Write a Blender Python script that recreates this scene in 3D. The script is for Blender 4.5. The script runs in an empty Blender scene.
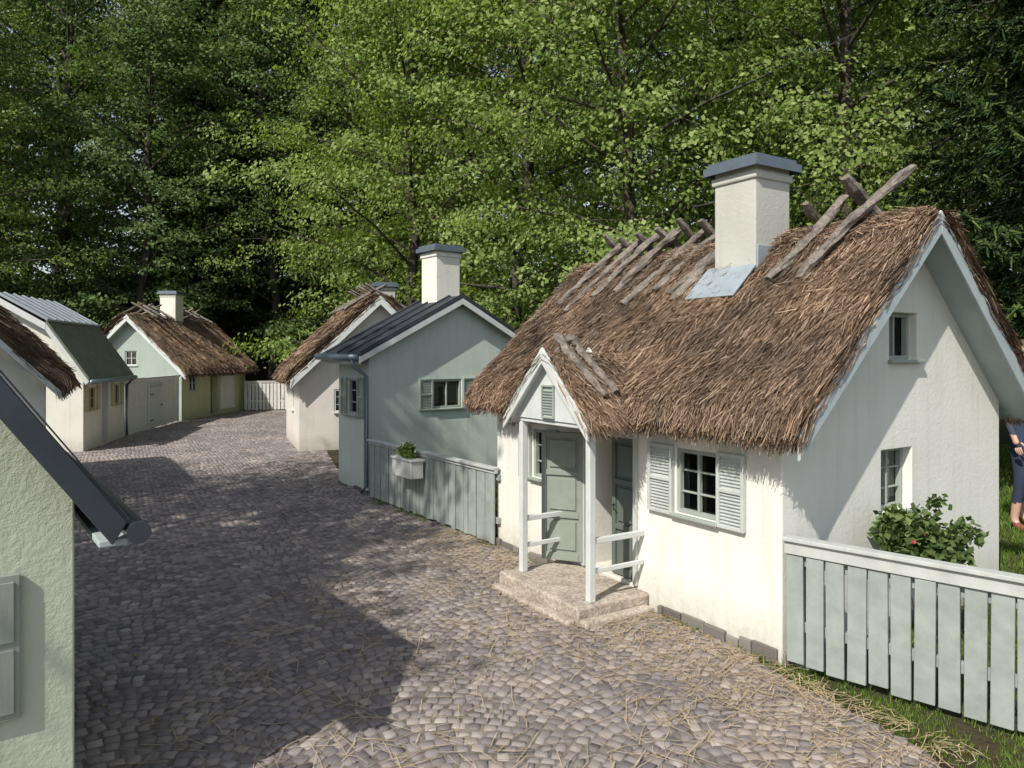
import bpy, math, random
import numpy as np
from mathutils import Vector, Matrix
random.seed(7); rng=np.random.default_rng(7)
scene=bpy.context.scene
scene.view_settings.view_transform='Standard'; scene.view_settings.look='None'
scene.view_settings.exposure=0; scene.view_settings.gamma=1
COL=scene.collection
# ------------------------------------------------------------ materials
def ramp(nt,stops):
    r=nt.nodes.new('ShaderNodeValToRGB'); e=r.color_ramp.elements
    while len(e)<len(stops): e.new(0.5)
    for i,(p,c) in enumerate(stops):
        e[i].position=p; e[i].color=(c[0],c[1],c[2],1)
    return r
def newmat(name):
    m=bpy.data.materials.new(name); m.use_nodes=True
    nt=m.node_tree; b=nt.nodes['Principled BSDF']; return m,nt,b
def noise(nt,scale,detail=4,rough=.6,vec=None):
    n=nt.nodes.new('ShaderNodeTexNoise'); n.inputs['Scale'].default_value=scale
    n.inputs['Detail'].default_value=detail; n.inputs['Roughness'].default_value=rough
    if vec is not None: nt.links.new(vec,n.inputs['Vector'])
    return n
def mixc(nt,fac,a,b,mode='MIX'):
    m=nt.nodes.new('ShaderNodeMix'); m.data_type='RGBA'; m.blend_type=mode
    for sock,v in ((m.inputs[0],fac),(m.inputs[6],a),(m.inputs[7],b)):
        if hasattr(v,'default_value') or hasattr(v,'is_output'): nt.links.new(v,sock)
        elif isinstance(v,(int,float)): sock.default_value=v
        else: sock.default_value=(v[0],v[1],v[2],1)
    return m.outputs[2]
def bump(nt,b,h,strength,dist=.01):
    bp=nt.nodes.new('ShaderNodeBump'); bp.inputs['Strength'].default_value=strength
    bp.inputs['Distance'].default_value=dist
    nt.links.new(h,bp.inputs['Height']); nt.links.new(bp.outputs[0],b.inputs['Normal'])
def objco(nt):
    return nt.nodes.new('ShaderNodeTexCoord').outputs['Object']
def stucco(name,c,dirt=.35,bs=.28):
    m,nt,b=newmat(name); co=objco(nt)
    n1=noise(nt,2.2,3,.65,co); r1=ramp(nt,[(.3,(0,0,0)),(.75,(1,1,1))]); nt.links.new(n1.outputs[0],r1.inputs[0])
    dk=[x*.88 for x in c]
    c1=mixc(nt,r1.outputs[0],dk,c)
    sep=nt.nodes.new('ShaderNodeSeparateXYZ'); nt.links.new(co,sep.inputs[0])
    mr=nt.nodes.new('ShaderNodeMapRange'); mr.inputs[1].default_value=.02; mr.inputs[2].default_value=.3
    mr.inputs[3].default_value=1; mr.inputs[4].default_value=0
    nt.links.new(sep.outputs[2],mr.inputs[0])
    n2=noise(nt,14,3,.7,co)
    mul=nt.nodes.new('ShaderNodeMath'); mul.operation='MULTIPLY'; nt.links.new(mr.outputs[0],mul.inputs[0]); nt.links.new(n2.outputs[0],mul.inputs[1])
    mul2=nt.nodes.new('ShaderNodeMath'); mul2.operation='MULTIPLY'; mul2.inputs[1].default_value=dirt*2.2; mul2.use_clamp=True
    nt.links.new(mul.outputs[0],mul2.inputs[0])
    c2=mixc(nt,mul2.outputs[0],c1,(.22,.2,.14))
    mp=nt.nodes.new('ShaderNodeMapping'); mp.inputs['Scale'].default_value=(9,9,.7); nt.links.new(co,mp.inputs[0])
    n4=noise(nt,1.5,2,.6,mp.outputs[0]); r4=ramp(nt,[(.52,(1,1,1)),(.8,(.88,.89,.85))]); nt.links.new(n4.outputs[0],r4.inputs[0])
    c3=mixc(nt,1.0,c2,r4.outputs[0],'MULTIPLY')
    nt.links.new(c3,b.inputs['Base Color']); b.inputs['Roughness'].default_value=.92; b.inputs['Specular IOR Level'].default_value=.15
    n3=noise(nt,34,4,.75,co)
    bump(nt,b,n3.outputs[0],bs,.014)
    return m
def paint(name,c,rough=.6,wear=.85,metal=0,grain=True):
    m,nt,b=newmat(name); co=objco(nt)
    n=noise(nt,9,4,.65,co); r=ramp(nt,[(.3,[x*wear for x in c]),(.65,c)]); nt.links.new(n.outputs[0],r.inputs[0])
    nt.links.new(r.outputs[0],b.inputs['Base Color']); b.inputs['Roughness'].default_value=rough; b.inputs['Metallic'].default_value=metal
    if grain:
        mp=nt.nodes.new('ShaderNodeMapping'); mp.inputs['Scale'].default_value=(60,60,5); nt.links.new(co,mp.inputs[0])
        g=noise(nt,1.5,3,.6,mp.outputs[0]); bump(nt,b,g.outputs[0],.3,.004)
    return m
def island(name,stops,rough=.85,trans=0,bumpn=None,noisemul=None,spec=0):
    m,nt,b=newmat(name); g=nt.nodes.new('ShaderNodeNewGeometry')
    r=ramp(nt,stops); nt.links.new(g.outputs['Random Per Island'],r.inputs[0]); col=r.outputs[0]
    if noisemul:
        n=noise(nt,noisemul[0],3,.6,g.outputs['Position']); rr=ramp(nt,[(.35,noisemul[1]),(.65,noisemul[2])]); nt.links.new(n.outputs[0],rr.inputs[0])
        col=mixc(nt,1.0,col,rr.outputs[0],'MULTIPLY')
    if spec==0:
        nt.nodes.remove(b); b=nt.nodes.new('ShaderNodeBsdfDiffuse'); nt.links.new(col,b.inputs[0]); nt.links.new(b.outputs[0],nt.nodes['Material Output'].inputs[0])
    else:
        nt.links.new(col,b.inputs['Base Color']); b.inputs['Roughness'].default_value=rough; b.inputs['Specular IOR Level'].default_value=spec
    if trans:
        t=nt.nodes.new('ShaderNodeBsdfTranslucent'); tc=mixc(nt,1.0,col,(1.2,1.25,.5),'MULTIPLY'); nt.links.new(tc,t.inputs[0])
        ms=nt.nodes.new('ShaderNodeMixShader'); ms.inputs[0].default_value=trans
        nt.links.new(b.outputs[0],ms.inputs[1]); nt.links.new(t.outputs[0],ms.inputs[2])
        nt.links.new(ms.outputs[0],nt.nodes['Material Output'].inputs[0])
    if bumpn:
        n=noise(nt,bumpn,4,.7,g.outputs['Position']); bump(nt,b,n.outputs[0],.6,.008)
    return m
def woodmat(name,c1,c2):
    m,nt,b=newmat(name); co=objco(nt)
    n=noise(nt,7,4,.75,co); n2=noise(nt,45,3,.7,co)
    r=ramp(nt,[(.3,c1),(.55,c2),(.8,[min(1,x*1.3) for x in c2])]); nt.links.new(n.outputs[0],r.inputs[0])
    rr=ramp(nt,[(.35,(.55,.55,.55)),(.6,(1,1,1))]); nt.links.new(n2.outputs[0],rr.inputs[0])
    nt.links.new(mixc(nt,1.0,r.outputs[0],rr.outputs[0],'MULTIPLY'),b.inputs['Base Color'])
    b.inputs['Roughness'].default_value=.9; b.inputs['Specular IOR Level'].default_value=.15; bump(nt,b,n2.outputs[0],.8,.01); return m

M={}
M['wall_main']=stucco('stucco_offwhite',(.82,.81,.74))
M['wall_green']=stucco('stucco_palegreen',(.60,.67,.60),.25)
M['wall_pink']=stucco('stucco_pinkwhite',(.75,.70,.65))
M['wall_sage']=stucco('stucco_sage',(.40,.47,.42))
M['wall_yellow']=stucco('stucco_yellowgreen',(.62,.62,.40))
M['wall_white']=stucco('stucco_white',(.81,.79,.71))
M['wall_left']=stucco('stucco_leftgreen',(.50,.54,.42),.35,.4)
M['chim']=stucco('stucco_chimney',(.54,.54,.49),.0)
M['trim']=paint('paint_white_trim',(.64,.67,.65))
M['trimblue']=paint('paint_bluegrey_trim',(.42,.48,.49))
M['shutter']=paint('paint_shutter',(.34,.38,.34))
M['shutterlt']=paint('paint_shutter_light',(.52,.55,.52))
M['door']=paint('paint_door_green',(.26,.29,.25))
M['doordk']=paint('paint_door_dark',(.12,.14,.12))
M['fence']=paint('paint_fence_greygreen',(.33,.365,.34),.7,.75)
M['fencelt']=paint('paint_fence_light',(.50,.52,.50),.7,.8)
M['fencewh']=paint('paint_fence_white',(.74,.73,.69))
M['roofblk']=paint('roof_black_felt',(.035,.04,.05),.6,.7,0,False)
M['roofmetal']=paint('roof_zinc',(.50,.55,.60),.35,.85,.5,False)
M['roofgreen']=paint('roof_greenmetal',(.19,.21,.16),.5,.75,.1,False)
M['capm']=paint('metal_cap',(.16,.20,.235),.45,.8,.4,False)
M['apron']=paint('metal_apron',(.36,.42,.46),.5,.8,.2,False)
M['pipe']=paint('metal_pipe',(.20,.26,.30),.4,.85,.3,False)
M['gutter']=paint('metal_gutter_dark',(.05,.06,.075),.35,.8,.2,False)
M['curtain']=paint('cloth_curtain',(.62,.55,.42),.9)
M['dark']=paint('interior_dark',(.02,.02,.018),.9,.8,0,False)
M['stone']=woodmat('stone_step',(.36,.30,.25),(.52,.45,.38))
M['plinth']=island('stone_plinth',[(0,(.12,.11,.10)),(.5,(.20,.18,.16)),(1,(.28,.26,.23))],.9,0,60)
M['log']=woodmat('wood_weathered',(.10,.088,.075),(.26,.225,.195))
M['yellowsh']=paint('paint_ochre',(.5,.45,.28))
m,nt,b=newmat('glass_window')
for n in list(nt.nodes):
    if n.type=='BSDF_PRINCIPLED': nt.nodes.remove(n)
tr=nt.nodes.new('ShaderNodeBsdfTransparent'); tr.inputs[0].default_value=(.7,.74,.74,1)
gl=nt.nodes.new('ShaderNodeBsdfGlossy'); gl.inputs['Roughness'].default_value=.03
fr=nt.nodes.new('ShaderNodeFresnel'); fr.inputs[0].default_value=1.6
ms=nt.nodes.new('ShaderNodeMixShader'); nt.links.new(fr.outputs[0],ms.inputs[0]); nt.links.new(tr.outputs[0],ms.inputs[1]); nt.links.new(gl.outputs[0],ms.inputs[2])
nt.links.new(ms.outputs[0],nt.nodes['Material Output'].inputs[0]); M['glass']=m
TH=[(0,(.08,.057,.042)),(.3,(.16,.115,.083)),(.6,(.265,.195,.145)),(.85,(.375,.285,.21)),(1,(.55,.44,.33))]
M['thatch']=island('thatch_straw',TH,.9,0,None,(1.9,(.58,.58,.59),(1.14,1.04,.95)))
M['thatchbase']=woodmat('thatch_core',(.058,.042,.031),(.12,.09,.066))
M['straw']=island('loose_straw',[(0,(.30,.22,.13)),(1,(.58,.46,.30))],.8)
M['sett']=island('granite_setts',[(0,(.165,.15,.15)),(.3,(.235,.21,.21)),(.6,(.295,.265,.26)),(.85,(.32,.275,.255)),(1,(.42,.385,.365))],.78,0,90,(1.1,(.74,.74,.76),(1.08,1.04,1.0)),.3)
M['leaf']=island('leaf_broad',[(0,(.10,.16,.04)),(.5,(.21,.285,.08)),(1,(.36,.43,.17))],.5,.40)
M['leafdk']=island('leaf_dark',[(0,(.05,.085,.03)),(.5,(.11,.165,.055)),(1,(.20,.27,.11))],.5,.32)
M['needle']=island('spruce_needles',[(0,(.018,.034,.016)),(.6,(.04,.068,.025)),(1,(.11,.14,.04))],.6,.0)
M['grass']=island('grass_blades',[(0,(.07,.13,.02)),(.6,(.14,.22,.04)),(1,(.22,.28,.08))],.6,.3)
M['bark']=woodmat('bark',(.04,.034,.028),(.10,.085,.07))
M['petalred']=island('petal_red',[(0,(.5,.05,.06)),(1,(.6,.12,.14))],.6,.2)
M['petalwhite']=island('petal_white',[(0,(.7,.7,.65)),(1,(.8,.8,.75))],.6,.2)
M['dryleaf']=island('dry_leaves',[(0,(.2,.13,.05)),(1,(.35,.28,.1))],.8)
# ------------------------------------------------------------ mesh helpers
def link(o,parent=None):
    COL.objects.link(o)
    if parent is not None: o.parent=parent
    return o
def np_mesh(name,V,F,mats,midx=None,smooth=False):
    V=np.asarray(V,dtype=np.float32).reshape(-1,3); F=np.asarray(F,dtype=np.int32); k=F.shape[1]; n=F.shape[0]
    me=bpy.data.meshes.new(name); me.vertices.add(len(V)); me.vertices.foreach_set('co',V.ravel())
    me.loops.add(n*k); me.loops.foreach_set('vertex_index',F.ravel())
    me.polygons.add(n); me.polygons.foreach_set('loop_start',np.arange(0,n*k,k,dtype=np.int32))
    for mm in mats: me.materials.append(mm)
    if midx is not None: me.polygons.foreach_set('material_index',np.asarray(midx,dtype=np.int32))
    if smooth: me.polygons.foreach_set('use_smooth',np.ones(n,dtype=bool))
    me.update(calc_edges=True); return me
def quad_obj(name,Q,mat,parent=None):
    Q=np.asarray(Q); n=len(Q)
    me=np_mesh(name,Q.reshape(-1,3),np.arange(n*4).reshape(-1,4),[mat])
    return link(bpy.data.objects.new(name,me),parent)
def empty(name,loc=(0,0,0),ang=0):
    e=bpy.data.objects.new(name,None); e.empty_display_size=.3; COL.objects.link(e)
    e.location=loc; e.rotation_euler=(0,0,math.radians(ang)); return e
class Acc:
    def __init__(s): s.v=[]; s.f=[]
    def box(s,x0,x1,y0,y1,z0,z1):
        n=len(s.v); s.v+=[(x0,y0,z0),(x1,y0,z0),(x1,y1,z0),(x0,y1,z0),(x0,y0,z1),(x1,y0,z1),(x1,y1,z1),(x0,y1,z1)]
        s.f+=[(n,n+3,n+2,n+1),(n+4,n+5,n+6,n+7),(n,n+1,n+5,n+4),(n+1,n+2,n+6,n+5),(n+2,n+3,n+7,n+6),(n+3,n,n+4,n+7)]
    def prism(s,poly,y0,y1):
        a=sum(poly[i][0]*poly[(i+1)%len(poly)][1]-poly[(i+1)%len(poly)][0]*poly[i][1] for i in range(len(poly)))
        if a<0: poly=poly[::-1]
        n=len(s.v); k=len(poly)
        s.v+=[(p[0],y0,p[1]) for p in poly]+[(p[0],y1,p[1]) for p in poly]
        s.f.append(tuple(range(n,n+k))); s.f.append(tuple(range(n+2*k-1,n+k-1,-1)))
        for i in range(k):
            j=(i+1)%k; s.f.append((n+j,n+i,n+k+i,n+k+j))
    def wbox(s,kind,a0,a1,o0,o1,z0,z1):
        if kind=='gable': s.box(a0,a1,-o1,-o0,z0,z1)
        elif kind=='frontL': s.box(-o1,-o0,a0,a1,z0,z1)
        else: s.box(o0,o1,a0,a1,z0,z1)
    def obox(s,c,ax,ay,az,hx,hy,hz):
        c=Vector(c); n=len(s.v)
        for dz in(-1,1):
            for dx,dy in((-1,-1),(1,-1),(1,1),(-1,1)):
                s.v.append(tuple(c+ax*hx*dx+ay*hy*dy+az*hz*dz))
        s.f+=[(n,n+3,n+2,n+1),(n+4,n+5,n+6,n+7),(n,n+1,n+5,n+4),(n+1,n+2,n+6,n+5),(n+2,n+3,n+7,n+6),(n+3,n,n+4,n+7)]
    def tube(s,pts,rad,k=10,jit=0,cap=True,flat=1.):
        pts=[Vector(p) for p in pts]; n0=len(s.v)
        for i,p in enumerate(pts):
            t=(pts[min(i+1,len(pts)-1)]-pts[max(i-1,0)]).normalized()
            a=t.cross(Vector((0,0,1)));
            if a.length<.1: a=t.cross(Vector((1,0,0)))
            a.normalize(); b=t.cross(a)
            for q in range(k):
                th=2*math.pi*q/k; r=rad[i]*(1+random.uniform(-jit,jit))
                s.v.append(tuple(p+a*math.cos(th)*r+b*math.sin(th)*r*flat))
        for i in range(len(pts)-1):
            for q in range(k):
                q2=(q+1)%k; s.f.append((n0+i*k+q,n0+i*k+q2,n0+(i+1)*k+q2,n0+(i+1)*k+q))
        if cap:
            s.f.append(tuple(n0+q for q in range(k))[::-1]); s.f.append(tuple(n0+(len(pts)-1)*k+q for q in range(k)))
    def obj(s,name,mat,parent=None,bevel=0,smooth=False):
        me=bpy.data.meshes.new(name); me.from_pydata(s.v,[],s.f); me.materials.append(mat); me.validate()
        o=bpy.data.objects.new(name,me); link(o,parent)
        if smooth:
            for p in me.polygons: p.use_smooth=True
        if bevel:
            b=o.modifiers.new('b','BEVEL'); b.width=bevel; b.segments=2; b.limit_method='ANGLE'; b.angle_limit=math.radians(40)
        return o
def cut_body(name,body,cuts,mat,parent):
    o=body.obj(name,mat,parent)
    if cuts.v:
        c=cuts.obj('cutter',mat)
        mod=o.modifiers.new('bool','BOOLEAN'); mod.object=c; mod.operation='DIFFERENCE'; mod.solver='EXACT'
        par=o.parent; o.parent=None; bpy.context.view_layer.update()
        dg=bpy.context.evaluated_depsgraph_get(); me=bpy.data.meshes.new_from_object(o.evaluated_get(dg))
        o.modifiers.clear(); o.data=me; o.parent=par; bpy.data.objects.remove(c)
    b=o.modifiers.new('b','BEVEL'); b.width=.008; b.segments=2; b.limit_method='ANGLE'; b.angle_limit=math.radians(40)
    return o
class Win:
    def __init__(s): s.cut=Acc(); s.fr=Acc(); s.gl=Acc(); s.dk=Acc(); s.cu=Acc(); s.sh=Acc(); s.sill=Acc()
    def window(s,k,a0,a1,z0,z1,cols=2,rows=2,shut=None,fw=.025,curtain=True,deep=.045):
        s.cut.wbox(k,a0,a1,-.17,.05,z0,z1)
        g0=-deep
        s.gl.wbox(k,a0+.004,a1-.004,g0-.006,g0-.002,z0+.004,z1-.004)
        s.dk.wbox(k,a0+.003,a1-.003,-.168,-.160,z0+.003,z1-.003)
        for (x0,x1,y0,y1) in((a0+.001,a0+fw,z0+.001,z1-.001),(a1-fw,a1-.001,z0+.001,z1-.001),(a0+fw,a1-fw,z0+.001,z0+fw),(a0+fw,a1-fw,z1-fw,z1-.001)):
            s.fr.wbox(k,x0,x1,g0,g0+.035,y0,y1)
        for i in range(1,cols):
            x=a0+(a1-a0)*i/cols; s.fr.wbox(k,x-.008,x+.008,g0,g0+.028,z0+fw,z1-fw)
        for i in range(1,rows):
            z=z0+(z1-z0)*i/rows; s.fr.wbox(k,a0+fw,a1-fw,g0,g0+.022,z-.005,z+.005)
        s.sill.wbox(k,a0-.02,a1+.02,.002,.04,z0-.022,z0-.002)
        if curtain:
            w=(a1-a0)
            for (q0,q1) in((a0+.01,a0+w*.33),(a1-w*.33,a1-.01)):
                s.cu.wbox(k,q0,q1,-.10,-.095,z0+(z1-z0)*.15,z1-.01)
            s.cu.wbox(k,a0+w*.33+.002,a1-w*.33-.002,-.10,-.095,z1-(z1-z0)*.25,z1-.01)
        if shut:
            for (b0,b1) in shut: s.shutter(k,b0,b1,z0-.02,z1+.015)
    def shutter(s,k,b0,b1,z0,z1):
        f=.022
        for (x0,x1,y0,y1) in((b0,b0+f,z0,z1),(b1-f,b1,z0,z1),(b0+f,b1-f,z0,z0+f),(b0+f,b1-f,z1-f,z1),(b0+f,b1-f,(z0+z1)/2-f/2,(z0+z1)/2+f/2)):
            s.sh.wbox(k,x0,x1,.003,.03,y0,y1)
        s.sh.wbox(k,b0+f,b1-f,.004,.012,z0+f,z1-f)
        z=z0+f+.012
        while z<z1-f-.01:
            if abs(z-(z0+z1)/2)>f*.8: s.sh.wbox(k,b0+f,b1-f,.013,.021,z-.005,z+.004)
            z+=.019
    def finish(s,par,frame,shut):
        if s.fr.v: s.fr.obj('window_frames',frame,par,.003)
        if s.gl.v: s.gl.obj('window_glass',M['glass'],par)
        if s.dk.v: s.dk.obj('window_interior',M['dark'],par)
        if s.cu.v: s.cu.obj('curtains',M['curtain'],par)
        if s.sh.v: s.sh.obj('shutters',shut,par,.003)
        if s.sill.v: s.sill.obj('window_sills',frame,par,.004)
_ph=rng.uniform(0,6.28,(12,2)); _fr=rng.normal(0,1,(12,2))
def snoise(x,y,f=1.):
    r=0
    for i in range(12): r=r+np.sin(x*_fr[i,0]*f*(1+i*.25)+_ph[i,0]+1.3*np.sin(y*_fr[i,1]*f+_ph[i,1]))/(1+i*.3)
    return r/4.
def thatch(par,cx,half,ze,tan,y0,y1,thick,N,w=.006,slen=.2,amp=.022,name='thatch'):
    c=1/math.sqrt(1+tan*tan); sn=tan*c; D=half/c; zr=ze+half*tan
    seed=random.random()*50
    def surf(side,d,y,h):
        d=np.asarray(d,float); y=np.asarray(y,float); h=np.asarray(h,float)
        hh=thick+h+amp*snoise(d*2+seed+side*9,y*2.2,1.5)+amp*.6*snoise(d*1.1,y*9+seed,2.)+amp*.4*snoise(d*7,y*16+seed,2.)
        near=np.clip((D-d)/.22,0,1); hh=hh-(1-near)**2*.035
        ed=np.clip(d/.15,0,1); hh=hh-(1-ed)**2*thick*.35
        x=half-d*c+hh*sn; z=ze+d*sn+hh*c
        over=np.maximum(-x,0)*.999; x=np.maximum(x,0.0*x); z=z-over*tan*.6
        return np.stack([cx+side*x,y,z],-1)
    nd=14; ny=max(12,int((y1-y0)/.07)); ds=np.linspace(0,D,nd); V=[];k=0
    ys=np.linspace(y0,y1,ny)
    for y in ys:
        yy=np.full(nd,y); L=surf(-1,ds,yy,-.012); R=surf(1,ds[::-1],yy,-.012)
        V.append(np.concatenate([[[cx-half,y,ze]],L,R,[[cx+half,y,ze]],[[cx,y,zr]]])); k=len(V[-1])
    V=np.concatenate(V); F=[]
    for j in range(ny-1):
        for i in range(k):
            i2=(i+1)%k; F.append((j*k+i,j*k+i2,(j+1)*k+i2,(j+1)*k+i))
    me=bpy.data.meshes.new(name+'_core'); me.from_pydata(V.tolist(),[],F+[tuple(range(k))[::-1],tuple((ny-1)*k+i for i in range(k))])
    me.materials.append(M['thatchbase']); link(bpy.data.objects.new(name+'_core',me),par)
    Q=[]
    def strands(n,d0,y,h0,h1,l,yaw,ww,mind):
        side=np.where(rng.random(n)<.5,-1,1)
        d1=np.maximum(d0-l*np.cos(yaw),mind); yy=y+l*np.sin(yaw)
        yy=np.clip(yy,y0-.03,y1+.03)
        A=np.empty((n,3));B=np.empty((n,3))
        for s in(-1,1):
            mk=side==s
            A[mk]=surf(s,d0[mk],y[mk],h0[mk]); B[mk]=surf(s,d1[mk],yy[mk],h1[mk])
        t=B-A; t/=np.linalg.norm(t,axis=1)[:,None]+1e-9
        nr=np.stack([side*sn,np.zeros(n),np.full(n,c)],-1)+rng.normal(0,.5,(n,3))
        a=np.cross(t,nr); a/=np.linalg.norm(a,axis=1)[:,None]+1e-9
        a*=(ww*rng.uniform(.5,1.4,n))[:,None]/2
        Q.append(np.stack([A-a,A+a,B+a*.6,B-a*.6],1))
    n=N
    yc=rng.uniform(y0,y1,n); dc=D*rng.random(n)+.03
    clump=snoise(dc*5+seed,yc*14,2.)
    strands(n,dc,yc,rng.uniform(-.02,.010,n)+.010*clump,rng.uniform(-.008,.026,n)+.014*clump,slen*rng.uniform(.25,1.2,n),rng.normal(0,.20,n)+.14*snoise(dc*3,yc*6+9),np.full(n,w),-rng.random(n)**2*.09)
    n=N//35
    strands(n,D*rng.random(n),rng.uniform(y0,y1,n),rng.uniform(0,.01,n),rng.uniform(.02,.06,n),slen*rng.uniform(.4,1.,n),rng.normal(0,.7,n),np.full(n,w*.8),-.10+0*rng.random(n))
    n=N//8
    hh=-thick*rng.random(n)*.8
    strands(n,rng.uniform(.02,.12,n),rng.uniform(y0,y1,n),hh,hh-rng.uniform(0,.02,n),rng.uniform(.06,.2,n),rng.normal(0,.2,n),np.full(n,w),-rng.uniform(.0,.07,n))
    for yy in(y0,y1):
        n=N//14; hh=-thick*rng.random(n)
        strands(n,D*rng.random(n)+.02,np.full(n,yy)+rng.uniform(-.03,.03,n),hh,hh+rng.uniform(-.01,.02,n),slen*rng.uniform(.3,.9,n),rng.normal(0,.1,n),np.full(n,w),-rng.random(n)*.05)
    n=N//10
    strands(n,D-rng.random(n)*.2,rng.uniform(y0,y1,n),rng.uniform(-.01,.03,n),rng.uniform(-.01,.05,n),slen*rng.uniform(.3,.9,n),rng.uniform(-1.6,1.6,n),np.full(n,w),0*rng.random(n))
    quad_obj(name+'_straw',np.concatenate(Q),M['thatch'],par)
    return surf,D,c,sn
def soffit_barge(par,cx,half,ze,tan,y0,y1,bw=.10,mat='trim',th=.022,wallL=None):
    a=Acc()
    for s in(-1,1):
        p0=(cx+s*half,ze); p1=(cx+s*.0005,ze+(half-.0005)*tan)
        a.prism([(p0[0],p0[1]+.05),(p1[0],p1[1]+.05),(p1[0],p1[1]-bw),(p0[0]+0*s,p0[1]-bw*.9)],y0-th,y0-.004)
        a.prism([(p0[0],p0[1]+.05),(p1[0],p1[1]+.05),(p1[0],p1[1]-bw),(p0[0],p0[1]-bw*.9)],y1+.004,y1+th)
    a.obj('barge_boards',M[mat],par,.004)
    b=Acc()
    for s in(-1,1):
        p0=(cx+s*(half-.012),ze-.003+.012*tan); p1=(cx+s*.0005,ze+half*tan-.003)
        b.prism([p0,p1,(p1[0],p1[1]-.02),(p0[0],p0[1]-.02)],y0+.001,y1-.001)
    b.obj('soffit_boards',M[mat],par)
def log(acc,p0,p1,r0,r1,flat=.55,jit=.24,n=12):
    p0=Vector(p0);p1=Vector(p1); pts=[];rr=[]
    bend=Vector((random.uniform(-.02,.02),random.uniform(-.03,.03),random.uniform(-.01,.015)))
    for i in range(n):
        t=i/(n-1); pts.append(p0.lerp(p1,t)+bend*math.sin(math.pi*t)+Vector((random.uniform(-.004,.004),random.uniform(-.006,.006),0))); rr.append((r0+(r1-r0)*t)*(.75 if i in(0,n-1) else 1)*random.uniform(.85,1.12))
    acc.tube(pts,rr,10,jit,True,flat)
def chimney(par,x,y,z0,z1,s,capmat='capm',capo=.05,mat='chim'):
    a=Acc(); h=s/2; a.box(x-h,x+h,y-h,y+h,z0,z1); a.box(x-h-.015,x+h+.015,y-h-.015,y+h+.015,z1-.10,z1-.045); a.obj('chimney_stack',M[mat],par,.01)
    a=Acc(); c=h+capo; a.box(x-c,x+c,y-c,y+c,z1+.002,z1+.022); a.box(x-c+.02,x+c-.02,y-c+.02,y+c-.02,z1+.024,z1+.055); a.box(x-c-.004,x+c+.004,y-c-.004,y-c,z1-.03,z1+.024);a.box(x-c-.004,x+c+.004,y+c,y+c+.004,z1-.03,z1+.024);a.box(x-c-.008,x-c-.0045,y-c,y+c,z1-.03,z1+.024);a.box(x+c+.0045,x+c+.008,y-c,y+c,z1-.03,z1+.024)
    a.obj('chimney_cap',M[capmat],par,.003)
def slabroof(par,segs,y0,y1,th,mat,name='roof_sheet',seam=None,smat=None):
    a=Acc(); sm=Acc()
    for (p0,p1) in segs:
        a.prism([p0,p1,(p1[0],p1[1]+th),(p0[0],p0[1]+th)],y0,y1)
        if seam:
            y=y0+.01
            while y<y1:
                sm.prism([(p0[0],p0[1]+th+.001),(p1[0],p1[1]+th+.001),(p1[0],p1[1]+th+.022),(p0[0],p0[1]+th+.022)],y,y+.012); y+=seam
    a.obj(name,M[mat],par,.004)
    if seam: sm.obj(name+'_seams',M[smat or mat],par)
# ============================================================ MAIN COTTAGE
A0=(1.385,3.795)
H=empty('thatched_cottage',(A0[0],A0[1],0),32.26)
w,L=2.26,2.83; tan=.955; half=w/2+.14; ze=1.165
zw=ze+.14*tan-.012; zt=zw+w/2*tan
body=Acc(); body.prism([(0,0),(w,0),(w,zw),(w/2,zt),(0,zw)],0,L)
W=Win()
W.window('frontL',.427,.754,.66,1.045,2,3,[(.225,.418),(.763,.975)])
W.window('frontL',2.09,2.29,.66,1.03,1,3,[(2.30,2.46),(1.945,2.08)])
W.window('gable',.965,1.26,1.575,1.85,2,1,None,.022,False,.09)
W.window('gable',.885,1.195,.69,1.05,2,3,None,.022,True,.09)
W.cut.wbox('frontL',1.12,1.62,-.32,.05,.13,1.06)
cut_body('walls',body,W.cut,M['wall_main'],H)
W.finish(H,M['shutter'],M['shutterlt'])
def leaf(acc,k,a0,a1,o0,o1,z0,z1):
    t=(o1-o0)
    acc.wbox(k,a0,a1,o0,o0+t*.5,z0,z1)
    f=.035
    for (x0,x1,y0,y1) in((a0,a0+f,z0,z1),(a1-f,a1,z0,z1),(a0+f,a1-f,z0,z0+f*1.5),(a0+f,a1-f,z1-f,z1),(a0+f,a1-f,z0+.3,z0+.3+f),(a0+f,a1-f,z0+.6,z0+.6+f)):
        acc.wbox(k,x0,x1,o0+t*.5+.0005,o1,y0,y1)
    for (y0,y1) in((z0+f*1.5,z0+.3),(z0+.3+f,z0+.6),(z0+.6+f,z1-f)):
        acc.wbox(k,a0+f+.022,a1-f-.022,o0+t*.5+.0005,o1-.003,y0+.022,y1-.022)
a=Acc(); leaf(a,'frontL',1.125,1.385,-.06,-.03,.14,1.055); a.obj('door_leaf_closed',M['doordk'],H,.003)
a=Acc(); leaf(a,'frontL',0,.31,-.03,0,.15,1.055)
dl=a.obj('door_leaf_open',M['door'],H,.003); dl.location=(-.02,1.63,0); dl.rotation_euler=(0,0,math.radians(36))
a=Acc(); a.tube([(-.052,1.16,.60),(-.075,1.16,.60),(-.078,1.20,.60)],[.006,.006,.005],8)
a=Acc(); a.tube([(.03,1.355,.60),(-.0,1.355,.60),(-.012,1.32,.60)],[.006,.006,.005],8); a.obj('door_handle',M['gutter'],H)
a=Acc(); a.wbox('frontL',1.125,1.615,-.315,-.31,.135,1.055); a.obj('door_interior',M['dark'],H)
a=Acc()
for (x0,x1,z0,z1) in((1.085,1.118,.13,1.09),(1.622,1.655,.13,1.09),(1.118,1.622,1.062,1.09)): a.wbox('frontL',x0,x1,.002,.022,z0,z1)
a.obj('door_casing',M['shutterlt'],H,.003)
a=Acc()
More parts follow.
